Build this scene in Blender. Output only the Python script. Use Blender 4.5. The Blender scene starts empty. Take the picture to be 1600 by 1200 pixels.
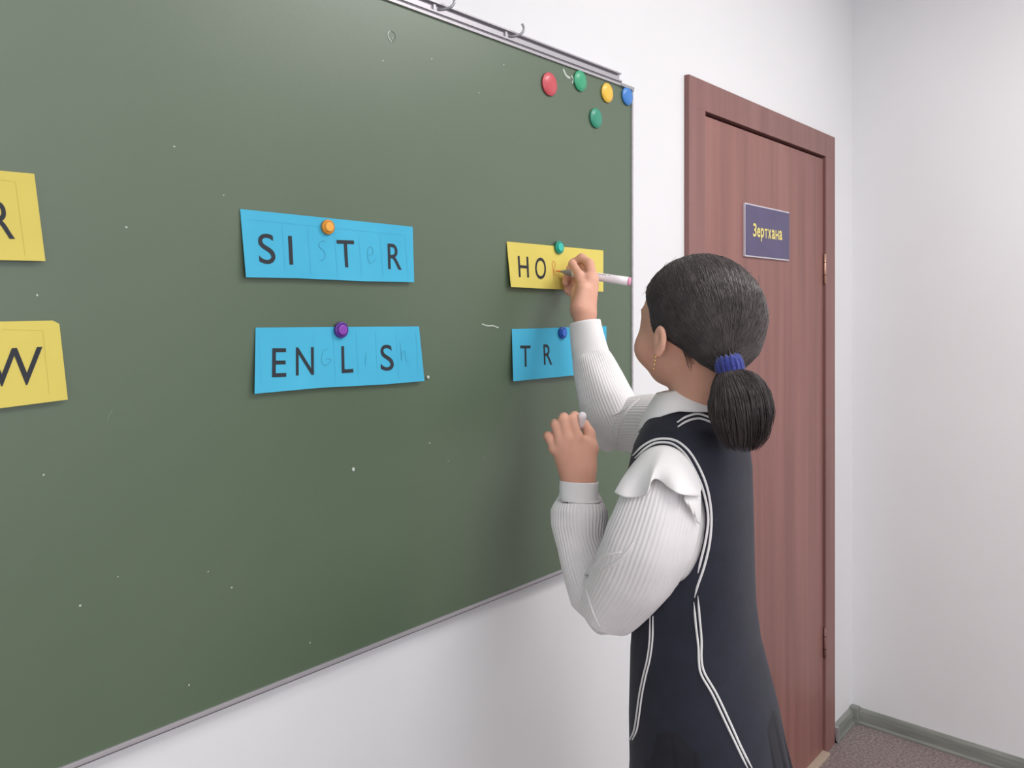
import bpy, bmesh, math, random
import numpy as np
from mathutils import Vector, Matrix
from mathutils.bvhtree import BVHTree
random.seed(7); rng = np.random.default_rng(7)
S = bpy.context.scene
COL = S.collection

# ------------------------------------------------------------------ camera
FPX = 1270.0                      # focal length in pixels of the 1600 px wide photograph
TH = math.atan2(1115, 1270)       # angle between the view direction and the board wall
CT, ST = math.cos(TH), math.sin(TH)
DW, HC, HY = 1.06, 1.555, 480.0   # distance to the board wall, eye height, horizon row
CAM = np.array([0.0, -DW, HC])
cd = bpy.data.cameras.new('camera'); cam = bpy.data.objects.new('camera', cd); COL.objects.link(cam)
cd.sensor_width = 36; cd.lens = FPX / 1600 * 36; cd.clip_start = 0.02
cd.shift_y = -(600 - HY) / 1600
cam.location = CAM; cam.rotation_euler = (math.pi/2, 0, TH - math.pi/2)
S.camera = cam
S.view_settings.view_transform = 'Standard'; S.view_settings.look = 'None'
S.view_settings.exposure = 0.0; S.view_settings.gamma = 1.0; S.view_settings.use_curve_mapping = False

# ------------------------------------------------------------------ light
X0, X1, Y0, ZC = -3.6, None, -5.0, 3.0      # room extents (X1 follows from the corner seen)
W = bpy.data.worlds.new('daylight'); S.world = W; W.use_nodes = True
W.node_tree.nodes['Background'].inputs[0].default_value = (0.80, 0.88, 1.0, 1)
W.node_tree.nodes['Background'].inputs[1].default_value = 1.2
def area(name, loc, rot, sx, sy, power, col):
    l = bpy.data.lights.new(name, 'AREA'); l.shape = 'RECTANGLE'; l.size = sx; l.size_y = sy
    l.energy = power; l.color = col
    o = bpy.data.objects.new(name, l); COL.objects.link(o); o.location = loc; o.rotation_euler = rot
    return o
R = math.radians
area('window_daylight', (-0.4, -4.85, 1.75), (R(90), 0, 0), 3.6, 1.7, 52, (0.97, 0.98, 1.0))
area('window_daylight_side', (-3.45, -2.3, 1.75), (R(90), 0, R(-90)), 3.0, 1.7, 12, (0.98, 0.98, 1.0))
CEIL_LAMPS = [(0.3, -1.9), (0.3, -3.7), (-2.0, -1.9), (-2.0, -3.7), (1.95, -1.35), (1.8, -3.7)]
for lx, ly in CEIL_LAMPS:
    area('ceiling_lamp_light', (lx, ly, ZC - 0.09), (0, 0, 0), 1.1, 0.5, (28 if lx > 1 else 16) if ly > -2 and lx > -1 else 8, (1.0, 0.975, 0.96))

# ------------------------------------------------------------------ helpers
def hit(px, py, y=0.0):
    """point of the plane y=const (the board wall is y=0) seen at a pixel"""
    a = (px - 800) / FPX; b = (HY - py) / FPX
    dx = CT + a * ST; dy = ST - a * CT
    t = (y + DW) / dy
    return Vector((dx * t, y, HC + b * t))
def P(px, py, d):                 # figure frame: lateral, depth, height
    return np.array([(px - 800) * d / FPX, d, HC + (HY - py) * d / FPX])
def fig2w(v):
    v = np.asarray(v, dtype=float).reshape(-1, 3)
    out = np.empty_like(v)
    out[:, 0] = v[:, 1] * CT + v[:, 0] * ST
    out[:, 1] = -DW + v[:, 1] * ST - v[:, 0] * CT
    out[:, 2] = v[:, 2]
    return out
def srgb(r, g, b):
    f = lambda c: (c/255/12.92 if c/255 <= 0.04045 else ((c/255+0.055)/1.055)**2.4)
    return (f(r), f(g), f(b), 1)
def mat(name, col, rough=0.6, spec=0.5, metal=0.0, col2=None, scale=8.0, stretch=(1,1,1), bump=0.0, bscale=60.0, bstretch=(1,1,1),
        detail=4, sheen=0, sss=0, coat=0, contrast=(0.35, 0.65)):
    m = bpy.data.materials.new(name); m.use_nodes = True
    nt = m.node_tree; b = nt.nodes['Principled BSDF']
    b.inputs['Roughness'].default_value = rough; b.inputs['Metallic'].default_value = metal
    b.inputs['Specular IOR Level'].default_value = spec
    b.inputs['Sheen Weight'].default_value = sheen
    b.inputs['Coat Weight'].default_value = coat
    if sss:
        b.inputs['Subsurface Weight'].default_value = sss; b.inputs['Subsurface Radius'].default_value = (1, .35, .2)
        b.inputs['Subsurface Scale'].default_value = 0.006
    tc = nt.nodes.new('ShaderNodeTexCoord')
    mp = nt.nodes.new('ShaderNodeMapping'); mp.inputs['Scale'].default_value = stretch
    nt.links.new(tc.outputs['Object'], mp.inputs[0])
    n = nt.nodes.new('ShaderNodeTexNoise'); n.inputs['Scale'].default_value = scale; n.inputs['Detail'].default_value = detail
    nt.links.new(mp.outputs[0], n.inputs['Vector'])
    r = nt.nodes.new('ShaderNodeValToRGB'); r.color_ramp.elements[0].position = contrast[0]; r.color_ramp.elements[1].position = contrast[1]
    c2 = col2 or tuple(min(1, c*0.93) for c in col[:3]) + (1,)
    r.color_ramp.elements[0].color = col; r.color_ramp.elements[1].color = c2
    nt.links.new(n.outputs[0], r.inputs[0]); nt.links.new(r.outputs[0], b.inputs['Base Color'])
    if bump:
        mp2 = nt.nodes.new('ShaderNodeMapping'); mp2.inputs['Scale'].default_value = bstretch
        nt.links.new(tc.outputs['Object'], mp2.inputs[0])
        n2 = nt.nodes.new('ShaderNodeTexNoise'); n2.inputs['Scale'].default_value = bscale; n2.inputs['Detail'].default_value = 3
        nt.links.new(mp2.outputs[0], n2.inputs['Vector'])
        bp = nt.nodes.new('ShaderNodeBump'); bp.inputs['Strength'].default_value = bump; bp.inputs['Distance'].default_value = 0.002
        nt.links.new(n2.outputs[0], bp.inputs['Height']); nt.links.new(bp.outputs[0], b.inputs['Normal'])
    return m
def emat(name, col, strength):
    m = bpy.data.materials.new(name); m.use_nodes = True
    b = m.node_tree.nodes['Principled BSDF']; b.inputs['Emission Color'].default_value = col
    b.inputs['Emission Strength'].default_value = strength; b.inputs['Base Color'].default_value = col
    return m
def link(name, me, m, parent=None, smooth=False):
    if m is not None: me.materials.append(m)
    if smooth:
        me.polygons.foreach_set('use_smooth', [True]*len(me.polygons))
    o = bpy.data.objects.new(name, me); COL.objects.link(o)
    if parent is not None:
        o.parent = parent; o.matrix_parent_inverse = Matrix.Translation(-Vector(parent.location))
    return o
def mesh(name, vs, fs, m, parent=None, smooth=False):
    me = bpy.data.meshes.new(name); me.from_pydata([tuple(map(float, v)) for v in vs], [], [tuple(f) for f in fs]); me.validate(); me.update()
    return link(name, me, m, parent, smooth)
def fast_mesh(name, V, Q, m, parent=None, smooth=True):
    me = bpy.data.meshes.new(name)
    V = np.asarray(V, np.float32); Q = np.asarray(Q, np.int32); k = Q.shape[1]
    me.vertices.add(len(V)); me.vertices.foreach_set('co', V.ravel())
    me.loops.add(Q.size); me.loops.foreach_set('vertex_index', Q.ravel())
    me.polygons.add(len(Q)); me.polygons.foreach_set('loop_start', np.arange(0, Q.size, k, dtype=np.int32))
    me.update(calc_edges=True); me.validate()
    return link(name, me, m, parent, smooth)
def bmobj(name, bm, m, parent=None, smooth=False):
    me = bpy.data.meshes.new(name); bm.normal_update(); bm.to_mesh(me); bm.free()
    return link(name, me, m, parent, smooth)
def abox(bm, p0, p1, bevel=0.0):
    p0 = Vector(p0); p1 = Vector(p1); c = (p0+p1)/2; s = p1-p0
    r = bmesh.ops.create_cube(bm, size=1, matrix=Matrix.Translation(c) @ Matrix.Diagonal((abs(s.x), abs(s.y), abs(s.z), 1)))
    if bevel:
        es = {e for v in r['verts'] for e in v.link_edges}
        bmesh.ops.bevel(bm, geom=list(es), offset=bevel, segments=2, affect='EDGES', profile=0.7)
def box(name, p0, p1, m, parent=None, bevel=0.0):
    bm = bmesh.new(); abox(bm, p0, p1, bevel); return bmobj(name, bm, m, parent)
def tag(o, label=None, cat=None, group=None, kind=None):
    if label: o['label'] = label
    if cat: o['category'] = cat
    if group: o['group'] = group
    if kind: o['kind'] = kind
    return o
def empty(name, loc, label, cat, group=None):
    o = bpy.data.objects.new(name, None); COL.objects.link(o); o.location = loc; o.empty_display_size = 0.05
    return tag(o, label, cat, group)
def catmull(pts, n):
    pts = np.asarray(pts, float); k = len(pts)
    ext = np.vstack([2*pts[0]-pts[1], pts, 2*pts[-1]-pts[-2]])
    out = []
    for t in np.linspace(0, k-1, n):
        i = min(int(t), k-2); u = t-i; a, b, c, d = ext[i:i+4]
        out.append(0.5*((2*b)+(-a+c)*u+(2*a-5*b+4*c-d)*u*u+(-a+3*b-3*c+d)*u**3))
    return np.array(out)
def frames(path):
    T = np.gradient(path, axis=0); T /= np.linalg.norm(T, axis=1)[:, None] + 1e-12
    ref = np.array([0, 0, 1.0]) if abs(T[0][2]) < 0.8 else np.array([1.0, 0, 0])
    n = np.cross(T[0], ref); n /= np.linalg.norm(n); N = [n]
    for i in range(1, len(path)):
        n = N[-1] - T[i]*np.dot(N[-1], T[i]); n /= np.linalg.norm(n); N.append(n)
    N = np.array(N); return T, N, np.cross(T, N)
def tube(path, rad, sides=8, caps=True):
    path = np.asarray(path, float); rad = np.broadcast_to(np.asarray(rad, float), (len(path),))
    T, N, B = frames(path); a = np.arange(sides)*2*math.pi/sides
    V = path[:, None, :] + rad[:, None, None]*(np.cos(a)[None, :, None]*N[:, None, :] + np.sin(a)[None, :, None]*B[:, None, :])
    V = V.reshape(-1, 3).tolist(); F = []
    for i in range(len(path)-1):
        for j in range(sides):
            k = (j+1) % sides; F.append((i*sides+j, i*sides+k, (i+1)*sides+k, (i+1)*sides+j))
    if caps:
        F.append(tuple(range(sides-1, -1, -1))); F.append(tuple((len(path)-1)*sides+j for j in range(sides)))
    return V, F
def merge(parts):
    V = []; F = []
    for v, f in parts:
        o = len(V); V += [tuple(x) for x in v]; F += [tuple(i+o for i in q) for q in f]
    return V, F
def grid_faces(nu, nv, closed_v=False, off=0):
    F = []
    for i in range(nu-1):
        for j in range(nv if closed_v else nv-1):
            k = (j+1) % nv
            F.append((off+i*nv+j, off+i*nv+k, off+(i+1)*nv+k, off+(i+1)*nv+j))
    return F

# ------------------------------------------------------------------ materials
M = {}
M['wall'] = mat('wall_paint', srgb(229, 229, 231), 0.6, 0.3, col2=srgb(224, 224, 226), scale=1.2, bump=0.08, bscale=90)
M['ceiling'] = mat('ceiling_paint', srgb(240, 240, 240), 0.9, 0.2)
M['floor'] = mat('speckled_floor', srgb(150, 137, 135), 0.7, 0.3, col2=srgb(112, 100, 99), scale=110, detail=6, bump=0.1, bscale=200)
M['base'] = mat('grey_green_skirting', srgb(134, 136, 130), 0.42, 0.5, col2=srgb(112, 116, 110), scale=5, stretch=(1, 1, 9))
M['board'] = mat('green_board', srgb(79, 97, 75), 0.42, 0.9, col2=srgb(85, 102, 79), scale=2.2, bump=0.04, bscale=260, contrast=(0.3, 0.7))
M['alu'] = mat('aluminium', srgb(186, 182, 186), 0.38, 0.5, metal=0.35, col2=srgb(170, 167, 172), scale=3, stretch=(0.3, 1, 20))
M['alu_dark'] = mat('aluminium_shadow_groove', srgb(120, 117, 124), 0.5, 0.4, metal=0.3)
M['steel'] = mat('steel', srgb(168, 168, 172), 0.35, 0.6, metal=0.5)
M['wood'] = mat('brown_door_wood', srgb(150, 104, 97), 0.42, 0.45, col2=srgb(128, 86, 80), scale=7, stretch=(2.2, 1, 0.10), detail=6, bump=0.04, bscale=30, bstretch=(6, 1, 0.3))
M['frame'] = mat('brown_frame_wood', srgb(140, 100, 95), 0.42, 0.45, col2=srgb(124, 86, 82), scale=8, stretch=(2, 1, 0.12), detail=5)
M['threshold'] = mat('beige_threshold', srgb(186, 168, 150), 0.6, 0.3)
M['dark'] = mat('dark_gap', srgb(60, 46, 44), 0.8, 0.2)
M['sign'] = mat('navy_sign', srgb(82, 74, 112), 0.35, 0.5, col2=srgb(78, 71, 106))
M['signtext'] = mat('yellow_print', srgb(232, 216, 130), 0.6, 0.3)
M['clear'] = mat('sign_edge', srgb(205, 200, 210), 0.25, 0.6)
M['brass'] = mat('copper_hinge', srgb(214, 170, 150), 0.3, 0.6, metal=0.6)
M['blue_paper'] = mat('blue_paper', srgb(78, 180, 214), 0.75, 0.2, col2=srgb(72, 172, 208), scale=6)
M['yellow_paper'] = mat('yellow_paper', srgb(218, 202, 106), 0.75, 0.2, col2=srgb(212, 195, 100), scale=6)
M['ink'] = mat('black_print', srgb(44, 48, 56), 0.6, 0.3)
M['ink_blue'] = mat('faint_guide_blue', srgb(72, 169, 203), 0.7, 0.2)
M['ink_yel'] = mat('faint_guide_yellow', srgb(206, 190, 96), 0.7, 0.2)
M['pencil_b'] = mat('pencil_on_blue', srgb(70, 148, 176), 0.7, 0.2)
M['orange_ink'] = mat('orange_marker_ink', srgb(226, 128, 76), 0.6, 0.2)
M['chalk'] = mat('chalk', srgb(196, 202, 196), 0.95, 0.1)
M['chalk_dim'] = mat('chalk_smear', srgb(120, 138, 124), 0.95, 0.1)
def plastic(n, r, g, b, rough=0.32): return mat(n, srgb(r, g, b), rough, 0.5, col2=srgb(r*0.96, g*0.96, b*0.96))
M['pl_red'] = plastic('red_plastic', 205, 84, 92); M['pl_green'] = plastic('green_plastic', 60, 166, 122); M['pl_green2'] = plastic('dark_green_plastic', 52, 148, 120)
M['pl_yellow'] = plastic('yellow_plastic', 236, 190, 70); M['pl_blue'] = plastic('blue_plastic', 62, 126, 200)
M['pl_orange'] = plastic('orange_plastic', 206, 138, 44); M['pl_orange2'] = plastic('pale_orange_plastic', 246, 176, 76)
M['pl_purple'] = plastic('purple_plastic', 86, 44, 138); M['pl_purple2'] = plastic('pale_purple_plastic', 138, 72, 176)
M['pl_teal'] = plastic('teal_plastic', 26, 146, 124); M['pl_teal2'] = plastic('pale_teal_plastic', 56, 196, 178)
M['pl_navy'] = plastic('cobalt_plastic', 30, 78, 170); M['pl_navy2'] = plastic('bright_cobalt_plastic', 52, 110, 208)
M['pen_white'] = plastic('white_plastic', 240, 232, 236); M['pen_grey'] = plastic('grey_plastic', 150, 146, 146); M['pen_pink'] = plastic('pink_plastic', 232, 156, 188)
M['pen_tip'] = plastic('orange_felt', 226, 110, 60, 0.8)
M['skin'] = mat('skin', srgb(226, 174, 151), 0.55, 0.3, col2=srgb(215, 159, 137), scale=14, sss=0.12, bump=0.05, bscale=500)
M['lip'] = mat('lips', srgb(186, 110, 104), 0.4, 0.4); M['eye'] = mat('eye_white', srgb(235, 232, 230), 0.2, 0.5); M['iris'] = mat('dark_iris', srgb(38, 26, 22), 0.15, 0.6)
M['nail'] = mat('nail', srgb(224, 176, 166), 0.3, 0.5)
M['hair'] = mat('black_brown_hair', srgb(66, 58, 59), 0.45, 0.5, col2=srgb(46, 39, 41), scale=30, bump=0.1, bscale=120)
M['strand'] = mat('hair_strand', srgb(80, 71, 71), 0.50, 0.45, col2=srgb(62, 54, 55), scale=60)
M['scalp'] = mat('scalp', srgb(98, 84, 80), 0.6, 0.3)
M['scrunchie'] = mat('blue_towelling', srgb(58, 68, 142), 0.95, 0.1, col2=srgb(46, 54, 122), scale=200, sheen=0.5, bump=0.6, bscale=300)
M['white'] = mat('white_knit', srgb(238, 234, 235), 0.8, 0.2, col2=srgb(233, 229, 230), scale=20, sheen=0.1, bump=0.10, bscale=300)
M['cotton'] = mat('white_cotton', srgb(240, 237, 237), 0.75, 0.2, col2=srgb(235, 232, 232), scale=20, bump=0.08, bscale=240)
M['navy'] = mat('navy_wool', srgb(41, 42, 54), 0.85, 0.2, col2=srgb(37, 38, 48), scale=30, sheen=0.08, bump=0.2, bscale=320)
M['skirt'] = mat('dark_wool', srgb(38, 38, 45), 0.85, 0.2, col2=srgb(34, 34, 40), scale=30, sheen=0.05, bump=0.2, bscale=320)
M['braid'] = mat('white_braid', srgb(226, 224, 224), 0.8, 0.2)
M['gold'] = mat('gold', srgb(226, 190, 120), 0.25, 0.6, metal=0.8)
M['sock'] = mat('white_tights', srgb(225, 222, 222), 0.85, 0.2); M['shoe'] = mat('black_leather', srgb(26, 25, 27), 0.3, 0.5)
M['lamp'] = emat('lamp_diffuser', (1, .98, .95, 1), 2.0)
M['curtain'] = mat('window_white', srgb(240, 240, 240), 0.5, 0.3)

# ------------------------------------------------------------------ room shell
corner = hit(1331, 1095); X1 = corner.x
T = 0.12
def struct(o): o['kind'] = 'structure'; return o
def wall_with_hole(name, axis, c0, c1, a0, a1, h):   # axis 'x': wall spans x at y=c0..c1; h=(a,b,z0,z1) opening
    bm = bmesh.new()
    def bx(a, b, z0, z1):
        if axis == 'x': abox(bm, (a, c0, z0), (b, c1, z1))
        else: abox(bm, (c0, a, z0), (c1, b, z1))
    if h is None: bx(a0, a1, 0, ZC)
    else:
        bx(a0, h[0], 0, ZC); bx(h[1], a1, 0, ZC)
        if h[2] > 0: bx(h[0], h[1], 0, h[2])
        bx(h[0], h[1], h[3], ZC)
    return struct(bmobj(name, bm, M['wall']))
# door measurements on the board wall
dl, dr = hit(1069, 118.6), hit(1298.5, 215)
DZ = (dl.z + dr.z) / 2; DX0, DX1 = dl.x, dr.x
sl, sr = hit(1095, 175), hit(1284, 245)
SZ = (sl.z + sr.z) / 2; SX0, SX1 = sl.x, sr.x
wall_with_hole('wall_board', 'x', 0, T, X0, X1, (SX0 - 0.012, SX1 + 0.012, 0, SZ + 0.012))
WIN_B = (-2.2, 1.4, 0.9, 2.6); WIN_L = (-3.8, -0.8, 0.9, 2.6)
wall_with_hole('wall_back', 'x', Y0 - T, Y0, X0, X1, WIN_B)
wall_with_hole('wall_left', 'y', X0 - T, X0, Y0 - T, T, WIN_L)
struct(box('wall_right', (X1, Y0 - T, 0), (X1 + T, T, ZC), M['wall']))
struct(box('floor', (X0 - T, Y0 - T, -0.1), (X1 + T, T + 1.2, 0), M['floor']))
struct(box('ceiling', (X0 - T, Y0 - T, ZC), (X1 + T, T, ZC + 0.1), M['ceiling']))
def window(name, axis, c, a0, a1, z0, z1):
    root = bpy.data.objects.new(name, None); COL.objects.link(root); root['kind'] = 'structure'
    root.location = ((a0+a1)/2, c, z0) if axis == 'x' else (c, (a0+a1)/2, z0)
    def bx(nm, a, b, za, zb, t, mm):
        p0, p1 = ((a, c-t, za), (b, c+t, zb)) if axis == 'x' else ((c-t, a, za), (c+t, b, zb))
        return box(nm, p0, p1, mm, root, 0.004)
    w = 0.06
    bx('frame_rail', a0, a1, z0, z0+w, 0.03, M['curtain']); bx('frame_rail', a0, a1, z1-w, z1, 0.03, M['curtain'])
    for k in range(4):
        x = a0 + (a1-a0-w)*k/3; bx('frame_stile', x, x+w, z0+w, z1-w, 0.03, M['curtain'])
    g = bpy.data.materials.new('pane_glass'); g.use_nodes = True
    b = g.node_tree.nodes['Principled BSDF']; b.inputs['Transmission Weight'].default_value = 1; b.inputs['Roughness'].default_value = 0.0; b.inputs['IOR'].default_value = 1.1
    for k in range(3):
        x = a0 + (a1-a0-w)*k/3 + w; bx('pane', x, x+(a1-a0-w)/3-w, z0+w, z1-w, 0.003, g)
window('window_1', 'x', Y0 - 0.06, *WIN_B); window('window_2', 'y', X0 - 0.06, *WIN_L)
# ceiling lamps
for i, (lx, ly) in enumerate(CEIL_LAMPS):
    where = ['in the middle of the row behind the girl', 'in the middle of the row by the back window', 'in the front row by the left window', 'in the back left corner of the room', 'closest to the door', 'in the back right corner of the room'][i]
    t = empty('ceiling_lamp', (lx, ly, ZC), 'white rectangular ceiling panel lamp ' + where, 'ceiling lamp', 'ceiling lamps out of the photo')
    bm = bmesh.new()
    for a, b in (((-.6, -.3), (.6, -.27)), ((-.6, .27), (.6, .3)), ((-.6, -.27), (-.57, .27)), ((.57, -.27), (.6, .27))):
        abox(bm, (lx+a[0], ly+a[1], ZC-0.06), (lx+b[0], ly+b[1], ZC))
    bmobj('lamp_frame', bm, M['curtain'], t)
    box('diffuser', (lx-.57, ly-.27, ZC-0.05), (lx+.57, ly+.27, ZC-0.03), M['lamp'], t)

# skirting: profile swept, rounded top
def skirting(name, p, q, inward):
    p = Vector(p); q = Vector(q); n = Vector(inward)
    prof = [(0, 0), (0.022, 0), (0.022, 0.006), (0.017, 0.012), (0.015, 0.034), (0.012, 0.046), (0.006, 0.053), (0, 0.055)]
    V = [tuple(e + n*a + Vector((0, 0, b))) for e in (p, q) for a, b in prof]
    k = len(prof); F = [(i, (i+1) % k, k+(i+1) % k, k+i) for i in range(k)] + [tuple(range(k-1, -1, -1)), tuple(range(k, 2*k))]
    return struct(mesh(name, V, F, M['base'], smooth=False))
skirting('baseboard_board', (DX1, 0, 0), (X1, 0, 0), (0, -1, 0))
skirting('baseboard_under_board', (X0, 0, 0), (DX0, 0, 0), (0, -1, 0))
skirting('baseboard_right', (X1, 0, 0), (X1, Y0, 0), (-1, 0, 0))
skirting('baseboard_left', (X0, Y0, 0), (X0, 0, 0), (1, 0, 0))
skirting('baseboard_back', (X0, Y0, 0), (X1, Y0, 0), (0, 1, 0))
# corner block of the skirting
struct(box('trim_1', (X1-0.032, -0.032, 0), (X1, 0, 0.060), M['base'], bevel=0.004))
struct(box('trim_2', (DX1, -0.026, 0), (DX1+0.012, 0, 0.058), M['steel'], bevel=0.003))

# ------------------------------------------------------------------ door
door = bpy.data.objects.new('door_1', None); COL.objects.link(door); door.location = ((SX0+SX1)/2, 0, 0); door['kind'] = 'structure'
fy = -0.014
box('casing', (DX0, fy, 0), (SX0, 0.0, SZ), M['frame'], door, 0.0008)
box('casing', (SX1, fy, 0), (DX1, 0.0, SZ), M['frame'], door, 0.0008)
box('casing', (DX0, fy, SZ), (DX1, 0.0, DZ), M['frame'], door, 0.0008)
box('jamb', (SX0-0.010, 0.0, 0), (SX0, T, SZ), M['frame'], door); box('jamb', (SX1, 0.0, 0), (SX1+0.010, T, SZ), M['frame'], door)
box('jamb', (SX0-0.010, 0.0, SZ), (SX1+0.010, T, SZ+0.010), M['frame'], door)
box('door_leaf', (SX0+0.0015, -0.006, 0.012), (SX1-0.005, 0.034, SZ-0.009), M['wood'], door, 0.003)
box('gap_shade_sheet', (SX0, 0.036, 0), (SX1, 0.06, SZ), M['dark'], door)  # dark sheet behind the leaf; its colour paints the shade in the gap
box('threshold', (SX0, -0.03, 0), (SX1, 0.05, 0.010), M['threshold'], door, 0.003)
for zc, hm in ((hit(1281, 420).z, M['brass']), (hit(1281, 1005).z, M['frame'])):
    hx = SX1 - 0.002
    h = mesh('hinge', *tube([(hx, -0.012, zc-0.052), (hx, -0.012, zc+0.052)], 0.0045, 12), hm, door, True)
    for k in (-0.022, 0.022):
        v = tube([(hx, -0.012, zc+k-0.001), (hx, -0.012, zc+k+0.001)], 0.0052, 12); mesh('knuckle_ring', *v, M['dark'], h, True)
hd = mesh('handle', *merge([tube([(SX0+0.06, -0.004, 1.0), (SX0+0.06, -0.014, 1.0)], 0.024, 20), tube([(SX0+0.06, -0.014, 1.0), (SX0+0.06, -0.05, 1.0)], 0.009, 12),
    tube([(SX0+0.055, -0.042, 1.0), (SX0+0.12, -0.046, 1.0), (SX0+0.18, -0.042, 0.998)], 0.009, 12)]), M['steel'], door, True)
# sign on the door
def text_mesh(s, bold=0.0):
    c = bpy.data.curves.new('t', 'FONT'); c.body = s; c.size = 10; c.resolution_u = 6; c.offset = bold*10
    o = bpy.data.objects.new('t', c); COL.objects.link(o)
    dg = bpy.context.evaluated_depsgraph_get(); dg.update()
    me = bpy.data.meshes.new_from_object(o.evaluated_get(dg))
    V = np.array([v.co[:] for v in me.vertices]); F = [tuple(p.vertices) for p in me.polygons]
    bpy.data.objects.remove(o); bpy.data.meshes.remove(me); bpy.data.curves.remove(c)
    V = V[:, :2] - V[:, :2].min(0); V /= V.max(0)
    return V, F
def glyph(s, quad, y, m, parent, name='letter', bold=0.0):
    """letters laid on the surface: quad = TL TR BR BL in photo pixels, y = function(z) of the surface"""
    V, F = text_mesh(s, bold); TL, TR, BR, BL = [np.array(q, float) for q in quad]
    out = []
    for u, v in V:
        p = (1-v)*((1-u)*BL + u*BR) + v*((1-u)*TL + u*TR)
        w = hit(p[0], p[1], y(0)); yy = y(w.z); w = hit(p[0], p[1], yy); out.append((w.x, w.y, w.z))
    return mesh(name, out, F, m, parent)
sg = [hit(1164, 317, -0.012), hit(1233, 331, -0.012), hit(1233, 407, -0.012), hit(1163, 401, -0.012)]
sx0, sx1 = sg[0].x, sg[1].x; sz0 = (sg[2].z+sg[3].z)/2; sz1 = (sg[0].z+sg[1].z)/2
sign = empty('door_sign', ((sx0+sx1)/2, -0.0062, sz0), 'navy door sign with yellow lettering in a pale edge, on the brown door', 'sign')
box('sign_plate', (sx0, -0.012, sz0), (sx1, -0.0062, sz1), M['clear'], sign, 0.0008)
box('sign_face', (sx0+0.003, -0.0128, sz0+0.004), (sx1-0.001, -0.012, sz1-0.004), M['sign'], sign)
# the word in Cyrillic, letter by letter (Latin twins of the same shape where they exist)
wx = 1176.8
for ch, wd, hi, lo in (('3', 5.4, 21, 0), ('e', 5.0, 15, 0), ('p', 5.0, 15, 6), ('T', 4.6, 14.6, 0), ('x', 5.0, 14.6, 0), ('a', 4.8, 15, 0), ('H', 4.9, 14.6, 0), ('a', 4.8, 15, 0)):
    base = lambda x: 369.5+(x-1177)*0.135
    xa, xb = wx, wx+wd
    glyph(ch, [(xa, base(xa)-hi), (xb, base(xb)-hi), (xb, base(xb)+lo), (xa, base(xa)+lo)], lambda z: -0.0134, M['signtext'], sign, 'letter', 0.022)
    wx += wd+0.85

# ------------------------------------------------------------------ chalkboard
BY = -0.020
bt = (hit(973, 139, BY).z + hit(640, 10, BY).z)/2; bb = (hit(877, 889, BY).z + hit(478, 1047, BY).z + hit(100, 1196, BY).z)/3
bx1 = hit(986, 300, BY).x; bx0 = -1.30
board = empty('chalkboard', ((bx0+bx1)/2, 0, bb), 'large green magnetic chalkboard with aluminium frame on the white wall', 'chalkboard')
box('writing_surface', (bx0, BY, bb), (bx1, -0.004, bt), M['board'], board)
box('frame_edge', (bx1, BY-0.003, bb-0.008), (bx1+0.006, 0, bt+0.002), M['alu'], board, 0.001)
bm = bmesh.new(); abox(bm, (bx0-0.01, BY-0.003, bb-0.0065), (bx1, 0, bb-0.0002), 0.001); bmobj('frame_edge', bm, M['alu'], board)
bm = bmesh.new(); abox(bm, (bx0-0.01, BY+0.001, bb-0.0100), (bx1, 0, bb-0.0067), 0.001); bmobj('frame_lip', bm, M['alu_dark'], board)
box('frame_edge', (bx0-0.01, BY-0.003, bb-0.008), (bx0, 0, bt+0.002), M['alu'], board, 0.001)
# top rail: stepped extrusion
rz = bt
rx1 = hit(970, 130, BY).x
prof = [(0, 0.0), (-0.024, 0.0), (-0.024, 0.005), (-0.021, 0.006), (-0.021, 0.0085), (-0.024, 0.0095), (-0.024, 0.0125), (-0.016, 0.0135), (-0.016, 0.0265), (-0.022, 0.027), (-0.022, 0.030), (0, 0.030)]
k = len(prof); V = [(x, y, rz+z) for x in (bx0-0.01, rx1) for y, z in prof]
mesh('top_rail', V, [(i, k+i, k+(i+1) % k, (i+1) % k) for i in range(k)] + [tuple(range(k)), tuple(range(2*k-1, k-1, -1))], M['alu'], board)
box('groove_shade_strip', (bx0, -0.0222, rz+0.0065), (rx1, -0.020, rz+0.0080), M['alu_dark'], board)  # two dark strips put the shade of the rail's recesses into colour
box('groove_shade_strip', (bx0, -0.0168, rz+0.0232), (rx1-0.01, -0.0155, rz+0.0262), M['alu_dark'], board)
e = hit(990, 138, -0.03)
ec = box('rail_end_clip', (rx1-0.004, -0.026, rz-0.001), (e.x+0.010, -0.018, rz+0.006), M['steel'], board, 0.001)
box('clip_tab', (e.x-0.002, -0.028, rz-0.005), (e.x+0.006, -0.019, rz-0.001), M['steel'], ec, 0.001)
def hook(px, py):
    c = hit(px, py, -0.02); t = empty('rail_hook', (c.x, -0.02, rz+0.045), '', 'hook', None)
    pts = [(c.x-0.016, -0.014, rz+0.020), (c.x-0.010, -0.026, rz+0.019), (c.x-0.002, -0.036, rz+0.024), (c.x+0.003, -0.038, rz+0.034), (c.x+0.003, -0.034, rz+0.044)]
    mesh('wire_hook', *tube(catmull(pts, 16), 0.0026, 10), M['steel'], t, True)
    box('slider', (c.x-0.030, -0.020, rz+0.014), (c.x-0.024, -0.0155, rz+0.025), M['alu'], t, 0.001)
    return t
tag(hook(697, 10), 'bent steel hook on the top rail, the one further from the door'); tag(hook(806, 50), 'bent steel hook on the top rail, the one nearer the door')
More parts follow.
